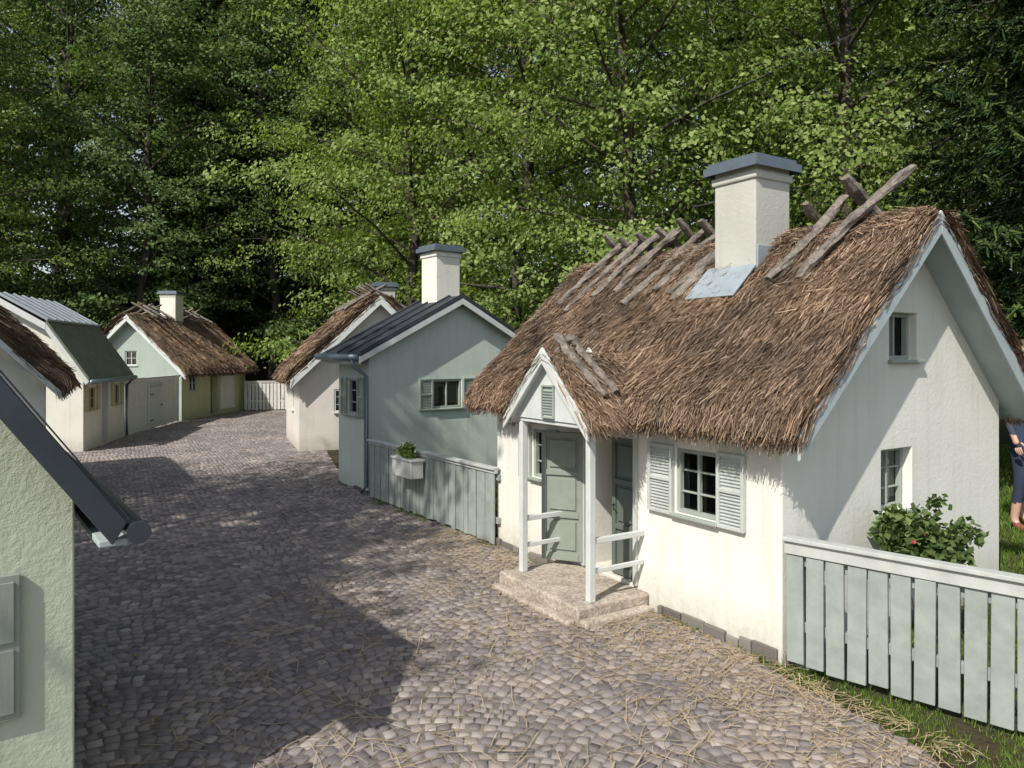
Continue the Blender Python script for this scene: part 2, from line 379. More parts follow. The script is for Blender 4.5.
def stones(a,kind,a0,a1,h=.075):
    x=a0
    while x<a1:
        l=random.uniform(.07,.2); e=min(x+l,a1)
        a.wbox(kind,x,e-.008,.002,.014+random.random()*.02,.0,h*random.uniform(.75,1.15)); x=e
stones(a,'frontL',.02,.89,.075); stones(a,'frontL',1.9,L,.075); stones(a,'gable',.0,w)
a.obj('plinth_stones',M['plinth'],H,.012)
a=Acc(); a.box(-.56,-.003,.98,1.88,0,.115); a.obj('porch_platform',M['stone'],H,.014)
a=Acc(); a.box(-.63,-.563,1.0,1.86,0,.045); a.box(-.56,-.038,.90,.977,0,.055); a.obj('porch_step',M['stone'],H,.014)
a=Acc()
for s in(1.04,1.78): a.box(-.445,-.40,s-.022,s+.022,.116,1.15)
for s in(1.04,1.78):
    a.box(-.398,-.004,s-.014,s+.014,.46,.495); a.box(-.398,-.004,s-.010,s+.010,.28,.31)
    a.box(-.40,-.004,s-.018,s+.018,1.151,1.19)
a.box(-.449,-.396,1.018,1.802,1.151,1.195)
a.obj('porch_frame',M['trim'],H,.004)
pc=1.42; ph=.44; pz=1.15; ptan=.98
P=bpy.data.objects.new('porch_roof',None); link(P,H); P.location=(-.50,pc,0); P.rotation_euler=(0,0,math.radians(-90))
a=Acc(); a.prism([(-ph+.03,pz+.03),(ph-.03,pz+.03),(0,pz+.03+(ph-.03)*ptan)],.04,.055); a.obj('porch_pediment',M['trim'],P)
a=Acc(); 
for i in range(9): 
    z=pz+.07+i*.018; a.box(-.055,.055,.028,.038,z,z+.010)
a.box(-.067,-.057,.022,.039,pz+.055,pz+.245);a.box(.057,.067,.022,.039,pz+.055,pz+.245);a.box(-.067,.067,.022,.039,pz+.245,pz+.257);a.box(-.067,.067,.022,.039,pz+.043,pz+.055)
a.obj('porch_vent',M['shutter'],P,.002)
psurf,pD,pcs,psn=thatch(P,0,ph+.03,pz-.01,ptan,.0,.80,.055,9000,.005,.16,.012,'porch_thatch')
soffit_barge(P,0,ph+.03,pz-.01,ptan,.0,.35,.055,'trim')
surf,D,cs,sn=thatch(H,w/2,half,ze,tan,-.19,L+.19,.115,100000,.0052,.17,.030,'roof_thatch')
soffit_barge(H,w/2,half,ze,tan,-.19,L+.19,.085,'trimblue')
def roofz(p,off=.0):
    d=min(p,w-p)+.14; return ze+d*tan+(.115+off)/cs
a=Acc()
def rl(pt,st,pb,sb,zt,r0,r1): log(a,(pt,st,zt),(pb,sb,roofz(pb,.03)),r0,r1)
rl(1.25,.02,.58,.33,2.74,.052,.042)
rl(1.16,.42,.60,.57,2.62,.052,.042)
log(a,(.99,.30,2.70),(1.75,.12,roofz(1.75,.03)),.065,.045)
log(a,(1.04,.62,2.60),(1.7,.5,roofz(1.7,.03)),.04,.03)
for s in (1.28,1.50,1.72,1.95,2.17,2.40,2.6):
    j=random.uniform(-.04,.04); rl(1.19,s-.06+j,random.uniform(.48,.64),s+.12+j,2.60+random.uniform(-.02,.04),.055,.045)
    log(a,(1.05,s+.08+j,2.62+random.uniform(0,.06)),(1.75,s-.08+j,roofz(1.75,.02)),.048,.035)
rl(.88,1.20,.50,1.30,roofz(.88,.04),.055,.045)
a.obj('ridge_logs',M['log'],H)
a=Acc()
def pl(x0,x1,y,yb,dz=0):
    f=lambda x:pz-.01+(ph+.03-abs(x))*ptan+.09/pcs
    log(a,(x0,y,f(x0)+dz),(x1,yb,f(x1)),.038,.032)
pl(-.05,.36,.24,.30,.05); pl(-.03,.38,.12,.2,.04); pl(.06,-.4,.16,.10,.04)
a.obj('porch_logs',M['log'],P)
chimney(H,.90,.94,1.8,2.86,.35)
a=Acc()
ax=Vector((cs,0,sn)); az=Vector((-sn,0,cs)); ay=Vector((0,1,0))
pp=.62; a.obox((pp,.97,roofz(pp,.028)),ax,ay,az,.16,.21,.006); a.box(.70,.722,.755,1.125,2.02,2.13)
a.box(.725,1.08,.745,.762,2.0,2.32)
a.obj('chimney_flashing',M['apron'],H,.003)
# ============================================================ HOUSE 2
H2=empty('green_cottage',(-1.64,8.46,0),38)
w2,L2=2.42,.80; t2=.52; zw2=1.66; 
body=Acc(); body.prism([(0,0),(w2,0),(w2,zw2),(w2/2,zw2+w2/2*t2),(0,zw2)],0,L2)
W=Win()
W.window('gable',.86,1.28,.95,1.30,2,1,[(.66,.85),(1.29,1.48)])
W.window('frontL',.26,.53,.90,1.32,1,3,[(.10,.25),(.54,.69)])
cut_body('walls',body,W.cut,M['wall_green'],H2); W.finish(H2,M['shutter'],M['shutter'])
e=.17; zz=zw2+.012
slabroof(H2,[((-e,zz-e*t2),(w2/2-.0005,zz+w2/2*t2)),((w2+e,zz-e*t2),(w2/2+.0005,zz+w2/2*t2))],-.14,L2+.14,.035,'roofblk','roof_sheet',.3)
a=Acc()
for s in(0,1):
    p0=((-e-.01) if s==0 else w2+e+.01,zz-e*t2-.002); p1=(w2/2+(-.0005 if s==0 else .0005),zz+w2/2*t2-.002)
    a.prism([p0,p1,(p1[0],p1[1]-.075),(p0[0],p0[1]-.075)],-.138,-.118)
a.box(-e+.0,-e+.02,-.116,L2+.13,zz-e*t2-.09,zz-e*t2-.004)
a.obj('barge_boards',M['trim'],H2,.003)
chimney(H2,w2/2+.05,.45,2.0,2.95,.36,'capm',.05,'wall_white')
a=Acc(); a.tube([(-e-.05,-.12,1.57),(-e-.05,L2+.12,1.58)],[.04,.04],10)
a.tube([(-e-.05,-.05,1.55),(-e-.05,-.05,1.48),(-.05,-.04,1.36),(-.05,-.04,.1),(-.12,-.06,.05)],[.026]*5,10)
a.obj('gutter_downpipe',M['pipe'],H2,0,True)
a=Acc(); stones(a,'gable',0,w2,.06); stones(a,'frontL',0,L2,.06); a.obj('plinth_stones',M['plinth'],H2,.01)
# ============================================================ HOUSE 3
H3=empty('pink_thatched_cottage',(-3.52,12.2,0),22)
w3,L3=2.65,2.2; t3=.96; h3=w3/2+.15; z3=1.14
body=Acc(); b0=z3+.15*t3-.012; body.prism([(0,0),(w3,0),(w3,b0),(w3/2,b0+w3/2*t3),(0,b0)],0,L3)
W=Win(); W.window('gable',.58,.86,.64,1.02,2,3,None); W.window('gable',1.3,1.6,1.7,2.0,2,2,None); W.window('frontL',.8,1.1,.64,1.02)
cut_body('walls',body,W.cut,M['wall_pink'],H3); W.finish(H3,M['trim'],M['shutter'])
thatch(H3,w3/2,h3,z3,t3,-.17,L3+.17,.15,22000,.010,.24,.022,'roof_thatch'); soffit_barge(H3,w3/2,h3,z3,t3,-.17,L3+.17,.10,'trim')
a=Acc()
for s in(.2,.5,.8,1.1,1.6,1.9): log(a,(w3/2-.2,s,2.84),(w3/2+.55,s-.1,2.84-.45),.045,.04); log(a,(w3/2+.2,s+.1,2.84),(w3/2-.55,s,2.84-.45),.045,.04)
a.obj('ridge_logs',M['log'],H3); chimney(H3,w3/2+.35,1.2,2.1,2.90,.36)
# ============================================================ HOUSE 4
H4=empty('far_thatched_cottage',(-7.9,17.7,0),-2.9)
w4,L4=2.48,3.7; t4=.98; h4=w4/2+.2; z4=1.10
body=Acc(); b0=z4+.2*t4-.012; body.prism([(-w4,0),(0,0),(0,b0),(-w4/2,b0+w4/2*t4),(-w4,b0)],0,L4)
W=Win(); W.window('gable',-1.4,-1.1,1.35,1.7,2,2,None); W.window('frontR',.35,.75,.72,1.1,2,2,None)
W.cut.wbox('frontR',1.5,1.95,-.2,.05,.05,1.15)
cut_body('walls',body,W.cut,M['wall_yellow'],H4); W.finish(H4,M['trim'],M['shutter'])
a=Acc(); a.box(-w4+.002,-.002,-.012,-.003,.02,b0-.01); a.prism([(-w4+.01,b0-.01),(-.01,b0-.01),(-w4/2,b0+w4/2*t4-.02)],-.012,-.003)
g4=a; cg=Acc(); cg.box(-1.4,-1.1,-.1,.1,1.35,1.7)
cut_body('gable_render',g4,cg,M['wall_sage'],H4).modifiers.clear()
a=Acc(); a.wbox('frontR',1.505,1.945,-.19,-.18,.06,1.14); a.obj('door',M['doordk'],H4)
a=Acc(); leaf(a,'frontR',2.02,2.9,.004,.03,.15,1.12); a.obj('door_leaf_open',M['fencewh'],H4,.003)
thatch(H4,-w4/2,h4,z4,t4,-.2,L4+.25,.16,26000,.014,.28,.024,'roof_thatch'); soffit_barge(H4,-w4/2,h4,z4,t4,-.2,L4+.25,.10,'trim')
a=Acc()
for s in(.2,.6,1.0,2.3,2.7,3.1): log(a,(-w4/2-.12,s,2.88),(-w4/2+.6,s-.1,2.35+.15),.05,.04); log(a,(-w4/2+.12,s+.15,2.88),(-w4/2-.6,s,2.48),.05,.04)
a.obj('ridge_logs',M['log'],H4); chimney(H4,-w4/2+.05,1.8,2.3,3.22,.42,'capm',.05,'wall_white')
# ============================================================ HOUSE 5 gambrel
H5=empty('gambrel_cottage',(-7.0,12.08,0),12.7)
L5=2.3; w5=2.44
body=Acc(); body.prism([(-w5,0),(0,0),(0,1.30),(-.5,2.08),(-w5/2,2.5),(-w5+.5,2.08),(-w5,1.30)],0,L5)
W=Win(); W.window('frontR',.22,.62,.68,1.06,2,2,None); W.window('frontR',1.62,2.0,.68,1.06,2,2,None)
W.cut.wbox('frontR',.95,1.32,-.2,.05,.05,1.12); W.window('gable',-1.5,-1.15,.7,1.1)
cut_body('walls',body,W.cut,M['wall_white'],H5); W.finish(H5,M['yellowsh'],M['yellowsh'])
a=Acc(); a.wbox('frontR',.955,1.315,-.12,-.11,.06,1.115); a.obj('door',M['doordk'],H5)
a=Acc(); a.wbox('frontR',.05,.2,.003,.025,.66,1.08); a.wbox('frontR',1.45,1.6,.003,.025,.66,1.08);a.wbox('frontR',2.02,2.17,.003,.025,.66,1.08);a.wbox('frontR',.64,.79,.003,.025,.66,1.08); a.obj('shutters',M['yellowsh'],H5,.003)
for s in(0,1):
    f=(lambda x:x) if s==0 else (lambda x:-w5-x)
    k=(f(-.5),2.11); e5=(f(.13),1.17); r5=(-w5/2+(.0005 if s==0 else -.0005),2.545)
    slabroof(H5,[(e5,k)],-.16,L5+.16,.04,'roofgreen','roof_lower',.16)
    slabroof(H5,[((k[0]+(.03 if s==0 else -.03),k[1]+.035),(r5[0],r5[1]+.035))],-.16,L5+.16,.03,'roofmetal','roof_upper',.35)
    a=Acc(); a.prism([e5,k,(k[0],k[1]-.12),(e5[0]-(.05 if s==0 else -.05),e5[1]-.05)],-.159,-.137); a.prism([k,r5,(r5[0],r5[1]-.11),(k[0],k[1]-.11)],-.163,-.14); a.obj('barge_boards',M['trim'],H5)
a=Acc(); a.tube([(.16,-.15,1.16),(.16,L5+.15,1.17)],[.04,.04],8); a.tube([(.16,L5-.03,1.14),(.05,L5-.03,1.02),(.05,L5-.03,.05)],[.025]*3,8); a.obj('gutter_downpipe',M['pipe'],H5,0,True)
# ============================================================ HOUSE 6
H6=empty('small_thatched_cottage',(-5.05,8.0,0),32)
w6,L6=2.5,1.9; t6=1.02; h6=w6/2+.15; z6=1.16; b0=z6+.15*t6-.012
body=Acc(); body.prism([(-w6,0),(0,0),(0,b0),(-w6/2,b0+w6/2*t6),(-w6,b0)],0,L6)
W=Win(); W.window('frontR',.7,1.0,.66,1.0); cut_body('walls',body,W.cut,M['wall_white'],H6); W.finish(H6,M['trim'],M['shutter'])
thatch(H6,-w6/2,h6,z6,t6,-.17,L6+.17,.24,24000,.010,.22,.030,'roof_thatch'); soffit_barge(H6,-w6/2,h6,z6,t6,-.17,L6+.17,.04,'trim')
# ============================================================ HOUSE 7
H7=empty('foreground_cottage',(-1.36,2.3,0),37)
w7,L7=2.5,1.9; t7=1.42; zw7=1.205
body=Acc(); body.prism([(-w7,0),(0,0),(0,zw7),(-w7/2,zw7+w7/2*t7),(-w7,zw7)],0,L7)
W=Win(); W.window('gable',-.70,-.38,.66,1.02,2,2,None)
cut_body('walls',body,W.cut,M['wall_left'],H7); W.finish(H7,M['door'],M['door'])
a=Acc(); a.wbox('gable',-.37,-.142,.003,.022,.52,.95); a.wbox('gable',-.355,-.157,.0225,.028,.54,.73);a.wbox('gable',-.355,-.157,.0225,.028,.75,.93); a.obj('dark_wall_board',M['door'],H7,.004)  # dark rectangular board with two raised panels, set against the gable wall
e=.12; zz=zw7+.02
slabroof(H7,[((e,zz-e*t7),(-w7/2+.0005,zz+w7/2*t7)),((-w7-e,zz-e*t7),(-w7/2-.0005,zz+w7/2*t7))],-.12,L7+.12,.04,'roofblk','roof_sheet',None)
a=Acc()
for s in(0,1):
    p0=((e+.004) if s==0 else -w7-e-.004,zz-e*t7-.002); p1=(-w7/2+(.0005 if s==0 else -.0005),zz+w7/2*t7-.002)
    a.prism([(p0[0],p0[1]+.035),(p1[0],p1[1]+.035),(p1[0],p1[1]-.085),(p0[0]-(.04 if s==0 else -.04),p0[1]-.03)],-.142,-.122)
a.obj('barge_boards',M['gutter'],H7,.004)
a=Acc()
p0=(e+.008,zz-e*t7+.041); p1=(-w7/2+.0005,zz+w7/2*t7+.043)
a.prism([(p0[0],p0[1]),(p1[0],p1[1]),(p1[0],p1[1]+.006),(p0[0],p0[1]+.006)],-.148,-.08)
a.obj('verge_flashing',M['roofblk'],H7)
a=Acc(); a.tube([(e+.035,-.14,zz-e*t7+.0),(e+.035,L7+.12,zz-e*t7+.01)],[.032,.032],16); a.tube([(e+.035,-.152,zz-e*t7),(e+.035,-.141,zz-e*t7)],[.035,.035],16); a.obj('gutter',M['gutter'],H7,0,False)
a=Acc(); a.box(e-.07,e+.010,-.116,L7+.1,zz-e*t7-.04,zz-e*t7-.02); a.obj('eave_board',M['trimblue'],H7,.003)
# ============================================================ FENCES
def fence(name,p0,p1,h,pitch,gap,mat,capmat,cap=.09,zb=.04,double=False):
    p0=Vector((*p0,0));p1=Vector((*p1,0)); d=p1-p0; Lf=d.length; F=empty(name,p0,math.degrees(math.atan2(d.y,d.x)))
    a=Acc(); x=0
    while x+pitch-gap<=Lf+.001:
        t=random.uniform(-.005,.005); n0=len(a.v); a.box(x,x+pitch-gap,-.009+t,.009+t,zb+random.uniform(-.012,.012),h-cap-.004)
        sk=random.uniform(-.005,.005)
        for i in range(n0+4,n0+8): a.v[i]=(a.v[i][0]+sk,a.v[i][1],a.v[i][2])
        x+=pitch
    a.obj('pickets',M[mat],F,.003)
    a=Acc(); a.box(-.01,Lf,-.018,.018,h-cap,h-.022); a.box(-.015,Lf,-.035,.035,h-.02,h); a.obj('top_rail',M[capmat],F,.003)
    a=Acc(); a.box(0,Lf,.016,.05,h*.3,h*.3+.05); a.box(0,Lf,.02,.05,h-cap-.06,h-cap-.012)
    x=.02
    while x<Lf: a.box(x,x+.06,.052,.11,0,h-.03); x+=1.1
    a.obj('back_rails_posts',M[mat],F,.003); return F
fence('picket_fence',(1.40,3.76),(1.40+.721*3.2,3.76-.693*3.2),.68,.098,.012,'fence','fencelt',.085)
f2=fence('board_fence',(-1.57,8.19),(-.13,6.10),.67,.07,.006,'fence','fencelt',.05)
fence('white_board_fence',(-7.52,14.38),(-7.92,17.6),1.13,.14,.004,'fencewh','fencewh',.05)
fence('white_picket_fence',(-7.6,21.0),(-4.6,21.6),.86,.10,.02,'fencewh','fencewh',.06)
G=empty('fence_gate',(-7.72,15.95,0),math.degrees(math.atan2(3.22,-.4)))
a=Acc(); a.box(-.38,.38,-.045,-.024,.06,.92); a.box(-.42,-.385,-.05,-.02,.03,.97);a.box(.385,.42,-.05,-.02,.03,.97);a.box(-.42,.42,-.05,-.02,.972,1.0)
a.obj('gate_panel',M['trim'],G,.004)
a=Acc(); a.box(.28,.33,-.07,-.047,.5,.53); a.box(-.36,-.15,-.055,-.0465,.75,.78); a.box(-.36,-.15,-.055,-.0465,.2,.23); a.obj('gate_ironwork',M['gutter'],G)
# ============================================================ plants
def leafquads(C,size,nrm_j=.7,up=1.,asp=.6,out=None):
    n=len(C); nr=rng.normal(0,nrm_j,(n,3)); nr[:,2]+=up
    if out is not None: nr+=out
    nr/=np.linalg.norm(nr,axis=1)[:,None]
    t=np.cross(nr,rng.normal(0,1,(n,3))); t/=np.linalg.norm(t,axis=1)[:,None]; b=np.cross(nr,t)
    s=(size*rng.uniform(.6,1.3,n))[:,None]
    return np.stack([C-t*s/2,C+b*s*asp/2-t*s*.05,C+t*s/2,C-b*s*asp/2-t*s*.05],1)
def ball(n,c,r,flat=1.,shell=.5):
    v=rng.normal(0,1,(n,3)); v/=np.linalg.norm(v,axis=1)[:,None]; v*=(shell+(1-shell)*rng.random(n)[:,None]); v*=r; v[:,2]*=flat; return v+np.array(c)
def hpt(x,y,z):
    c,s=math.cos(math.radians(32.26)),math.sin(math.radians(32.26)); return (A0[0]+x*c-y*s,A0[1]+x*s+y*c,z)
G1=empty('garden_shrub',hpt(.86,-.28,0))
C=np.concatenate([ball(150,(rng.uniform(-.19,.19),rng.uniform(-.12,.12),rng.uniform(.42,.70)),.11,.9,.3) for _ in range(14)]+[ball(60,(rng.uniform(-.1,.1),rng.uniform(-.1,.1),rng.uniform(.15,.5)),.12,1,.2) for _ in range(7)]+[ball(50,(.05,0,.80),.07,1,.2)])
quad_obj('leaves',leafquads(C,.045,.8,.8,.75),M['leafdk'],G1)
C=np.concatenate([ball(9,(rng.uniform(-.2,-.05),rng.uniform(-.2,-.1),rng.uniform(.58,.66)),.010,1,.2) for _ in range(2)])
quad_obj('blossoms',leafquads(C,.016,1,.1,.9),M['petalred'],G1)
a=Acc()
for i in range(7):
    a.tube([(random.uniform(-.03,.03),random.uniform(-.03,.03),0),(random.uniform(-.08,.08),random.uniform(-.06,.06),.3),(random.uniform(-.16,.16),random.uniform(-.1,.1),.62)],[.008,.006,.003],6)
a.obj('stems',M['bark'],G1)
dv=Vector((1.44,-2.09,0)).normalized(); pos=Vector((-1.57,8.19,0))+dv*1.12
FB=empty('flower_box',pos,math.degrees(math.atan2(dv.y,dv.x)))
a=Acc(); a.box(-.21,.21,-.17,-.155,.42,.58);a.box(-.21,.21,-.055,-.04,.42,.58);a.box(-.21,-.195,-.153,-.057,.42,.58);a.box(.195,.21,-.153,-.057,.42,.58);a.box(-.193,.193,-.153,-.057,.425,.54);a.box(-.225,.225,-.18,-.03,.582,.60)
a.obj('planter',M['fencewh'],FB,.004)
C=np.concatenate([ball(90,(rng.uniform(-.16,.16),-.1,rng.uniform(.61,.70)),.06,1,.3) for _ in range(10)])
quad_obj('foliage',leafquads(C,.035,.8,.8,.7),M['leaf'],FB)
C=np.concatenate([ball(14,(rng.uniform(-.17,.17),rng.uniform(-.15,-.05),rng.uniform(.66,.74)),.014,1,.2) for _ in range(8)])
quad_obj('flowers',leafquads(C,.02,1,.1,.9),M['petalwhite'],FB)
def tubes_np(polys,k=6):
    V=[];F=[];n0=0
    for pts,rr in polys:
        pts=np.asarray(pts,float); m=len(pts)
        t=np.gradient(pts,axis=0); t/=np.linalg.norm(t,axis=1)[:,None]+1e-9
        ref=np.where(np.abs(t[:,2:3])>.9,np.array([[1.,0,0]]),np.array([[0,0,1.]]))
        a=np.cross(t,ref); a/=np.linalg.norm(a,axis=1)[:,None]; b=np.cross(t,a)
        th=np.arange(k)*2*np.pi/k
        ring=pts[:,None,:]+np.asarray(rr)[:,None,None]*(np.cos(th)[None,:,None]*a[:,None,:]+np.sin(th)[None,:,None]*b[:,None,:])
        V.append(ring.reshape(-1,3))
        i=np.arange(m-1)[:,None]*k; q=np.arange(k)[None,:]; q2=(q+1)%k
        F.append(np.stack([i+q,i+q2,i+k+q2,i+k+q],-1).reshape(-1,4)+n0); n0+=m*k
    return np.concatenate(V),np.concatenate(F)
def tree_mesh(name,Ht,R,base,nl,sprays,lps,ls,lmat,dense_low=True):
    polys=[]; m=9; z=np.linspace(0,Ht*.95,m); lean=rng.normal(0,.25,2)
    tx=lean[0]*(z/Ht)**1.5*2+rng.normal(0,.06,m); ty=lean[1]*(z/Ht)**1.5*2+rng.normal(0,.06,m)
    tr=np.linspace(.14,.03,m)*Ht/11; tr[0]*=1.4
    T=np.stack([tx,ty,z],-1); polys.append((T,tr)); leaves=[]; outs=[]
    for i in range(nl):
        u=(i+rng.random())/nl; h=base+(Ht*.93-base)*u
        az=i*2.399+rng.normal(0,.3); prof=(math.sin(math.pi*min(1,(u*.80+.22)))**.7)
        ln=R*prof*rng.uniform(.7,1.2)+.3; el=math.radians(rng.uniform(5,30)+35*u)
        s=np.array([np.interp(h,z,tx),np.interp(h,z,ty),h]); d=np.array([math.cos(az)*math.cos(el),math.sin(az)*math.cos(el),math.sin(el)])
        mm=6; tt=np.linspace(0,1,mm)[:,None]; P=s+d*ln*tt; P[:,2]-=(tt[:,0]**2)*ln*.16; P+=rng.normal(0,.05,(mm,3))*tt
        polys.append((P,np.linspace(.035,.006,mm)*Ht/11))
        for j in range(sprays):
            q=.3+.78*(j+rng.random())/sprays
            c=s+d*ln*q; c[2]-=q*q*ln*.16; c=c+rng.normal(0,1,3)*np.array([.45,.45,.35])
            if rng.random()<.4:
                b0=s+d*ln*q*.75; b0[2]-=(q*.75)**2*ln*.16; polys.append((np.stack([b0,(b0+c)/2+rng.normal(0,.03,3),c]),np.array([.010,.007,.004])))
            r=rng.uniform(.28,.66); n=int(lps*r*r/.25)
            v=rng.normal(0,.5,(n,3)); v[:,2]*=.32; v*=r; rad=np.hypot(v[:,0],v[:,1]); v[:,2]-=rad*.35
            o=v*np.array([1,1,1])/r*.5+np.array([d[0],d[1],.1])*.75
            leaves.append(v+c); outs.append(o)
    V1,F1=tubes_np(polys); C=np.concatenate(leaves); Q=leafquads(C,ls,.42,.55,.74,np.concatenate(outs))
    V2=Q.reshape(-1,3); F2=np.arange(len(V2)).reshape(-1,4)+len(V1)
    return np_mesh(name,np.concatenate([V1,V2]),np.concatenate([F1,F2]),[M['bark'],lmat],np.concatenate([np.zeros(len(F1)),np.ones(len(F2))]))
def spruce_mesh(name,Ht,R,base):
    polys=[(np.array([[0,0,z] for z in np.linspace(0,Ht,8)]),np.linspace(.17,.01,8))]; Q=[]
    z=base; k=0
    while z<Ht-.2:
        ln0=R*((Ht-z)/(Ht-base))**.8+.1
        for i in range(6):
            az=k*.7+i*math.pi/3+rng.normal(0,.2); ln=ln0*rng.uniform(.7,1.1); d=np.array([math.cos(az),math.sin(az)])
            t=np.linspace(0,1,7); P=np.stack([d[0]*ln*t,d[1]*ln*t,z+rng.normal(0,.08)-ln*.32*t+ln*.22*t**2.5],-1); polys.append((P,np.linspace(.025,.004,7)))
            n=int(60*ln)+8; tt=rng.random(n)**.7; c=np.stack([np.interp(tt,t,P[:,q]) for q in range(3)],-1)
            sd=np.where(rng.random(n)<.5,-1,1); tw=np.stack([-d[1]*sd,d[0]*sd,np.zeros(n)],-1)*.7+np.array([d[0],d[1],0])*.6+rng.normal(0,.2,(n,3)); tw[:,2]-=rng.uniform(.1,.7,n)
            tw/=np.linalg.norm(tw,axis=1)[:,None]; tl=(.12+.35*(1-tt)*ln/2)*rng.uniform(.6,1.2,n)
            e=c+tw*tl[:,None]
            for s in range(3):
                f=(s+rng.random(n))/3; pc_=c+(e-c)*f[:,None]; dirn=tw+rng.normal(0,.35,(n,3)); dirn/=np.linalg.norm(dirn,axis=1)[:,None]
                wv=np.cross(dirn,rng.normal(0,1,(n,3))); wv/=np.linalg.norm(wv,axis=1)[:,None]; wv*=.013; l=.08
                Q.append(np.stack([pc_-dirn*l-wv,pc_-dirn*l+wv,pc_+dirn*l+wv*.4,pc_+dirn*l-wv*.4],1))
        z+=.26; k+=1
    V1,F1=tubes_np(polys,5); V2=np.concatenate(Q).reshape(-1,3); F2=np.arange(len(V2)).reshape(-1,4)+len(V1)
    return np_mesh(name,np.concatenate([V1,V2]),np.concatenate([F1,F2]),[M['bark'],M['needle']],np.concatenate([np.zeros(len(F1)),np.ones(len(F2))]))
TM=[tree_mesh('broadleaf_a',12,3.2,1.2,50,10,100,.083,M['leaf']),tree_mesh('broadleaf_b',13.5,3.0,1.5,52,10,100,.081,M['leaf']),tree_mesh('broadleaf_c',11,3.4,1.0,48,10,100,.087,M['leaf'])]
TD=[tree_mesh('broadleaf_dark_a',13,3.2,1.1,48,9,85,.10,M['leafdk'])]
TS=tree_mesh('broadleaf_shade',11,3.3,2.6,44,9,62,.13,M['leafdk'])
SP=[spruce_mesh('spruce_a',14,2.6,1.2),spruce_mesh('spruce_b',17,2.9,2.0)]
def put(name,me,x,y,rot,s=1.,parent=None,z=0):
    o=bpy.data.objects.new(name,me); link(o,parent); o.location=(x,y,z); o.rotation_euler=(0,0,rot); o.scale=(s,s,s*random.uniform(.95,1.1)); return o
for i,(x,y,k,s) in enumerate([(2.2,12.6,0,1.0),(5.6,12.6,1,1.),(.0,15.6,1,1.1),(-2.4,18.6,2,1.15),(8.8,14.5,2,1.1),(3.6,17,0,1.15),(-4.6,23.6,0,1.15),(-.9,22,0,1.2),(-14.4,19.0,1,1.0)]):
    put('broadleaf_tree',TM[k],x,y,i*1.7,s)
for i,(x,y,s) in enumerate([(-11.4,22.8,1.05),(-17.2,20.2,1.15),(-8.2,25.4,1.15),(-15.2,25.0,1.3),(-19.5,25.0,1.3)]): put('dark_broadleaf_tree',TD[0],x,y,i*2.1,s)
for i,(x,y,k,s) in enumerate([(6.7,9.2,0,.95),(9.6,11.0,1,.9),(-7.4,28.4,1,1.15),(-10.6,27.2,1,1.15),(-5.0,28.5,0,1.2),(6.6,19,1,1.),(-12.6,29,1,1.2)]): put('spruce_tree',SP[k],x,y,i*1.3,s)
DF=empty('distant_forest',(0,0,0))
for r,(yy,sc,n) in enumerate([(32,1.4,10),(39,1.75,10)]):
    for i in range(n):
        x=-34+i*7.2+random.uniform(-1.5,1.5)+r*3
        k=(i+r)%3
        me=(TD[0],SP[1],TD[0])[k]
        put('forest_tree',me,x,yy+random.uniform(-1.5,1.5),random.uniform(0,6),sc,DF,z=(yy-26)*.25)
# trees standing left of the camera (outside the picture) that shade the street
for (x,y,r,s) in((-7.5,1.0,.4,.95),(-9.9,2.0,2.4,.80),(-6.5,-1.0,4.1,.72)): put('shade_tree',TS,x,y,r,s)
# ============================================================ GROUND
n=140; xs=np.linspace(-120,120,n); ys=np.linspace(-80,160,n); X,Y=np.meshgrid(xs,ys)
t=np.clip((Y-24)/20,0,1); Z=t*t*(3-2*t)*6+np.clip(Y-44,0,200)*.05+ .15*snoise(X*.2,Y*.2)*(t>0)*t
V=np.stack([X,Y,Z],-1).reshape(-1,3); i=np.arange(n-1)[:,None]*n+np.arange(n-1)[None,:]; F=np.stack([i,i+1,i+n+1,i+n],-1).reshape(-1,4)
m,nt,b=newmat('ground_soil'); g=nt.nodes.new('ShaderNodeNewGeometry')
n1=noise(nt,.6,4,.6,g.outputs['Position']); r1=ramp(nt,[(.4,(.07,.055,.035)),(.6,(.05,.075,.02))]); nt.links.new(n1.outputs[0],r1.inputs[0])
n2=noise(nt,25,4,.7,g.outputs['Position']); r2=ramp(nt,[(.3,(.5,.5,.5)),(.7,(1.2,1.2,1.2))]); nt.links.new(n2.outputs[0],r2.inputs[0])
nt.links.new(mixc(nt,1.,r1.outputs[0],r2.outputs[0],'MULTIPLY'),b.inputs['Base Color']); b.inputs['Roughness'].default_value=.95; b.inputs['Specular IOR Level'].default_value=.1; bump(nt,b,n2.outputs[0],.7,.03)
link(bpy.data.objects.new('ground',np_mesh('ground',V,F,[m],None,True)))
ROAD=[(-4.5,-1.5),(2.6,-1.5),(1.95,1.2),(1.62,2.6),(1.66,2.95),(1.36,3.60),(1.2,4.0),(-.05,6.1),(-.25,6.35),(-1.5,8.15),(-1.55,8.6),(-2.2,9.6),(-3.2,12.6),(-3.9,14.5),(-4.8,22),(-8.3,22.3),(-8.2,17),(-7.7,12),(-5.6,7.5),(-4.6,5.5),(-3.6,3)]
m,nt,b=newmat('road_bed_sand'); g=nt.nodes.new('ShaderNodeNewGeometry'); n1=noise(nt,6,5,.7,g.outputs['Position'])
r1=ramp(nt,[(.35,(.12,.105,.09)),(.65,(.26,.22,.18))]); nt.links.new(n1.outputs[0],r1.inputs[0]); nt.links.new(r1.outputs[0],b.inputs['Base Color']); b.inputs['Roughness'].default_value=.95
n2=noise(nt,120,3,.7,g.outputs['Position']); bump(nt,b,n2.outputs[0],.6,.01)
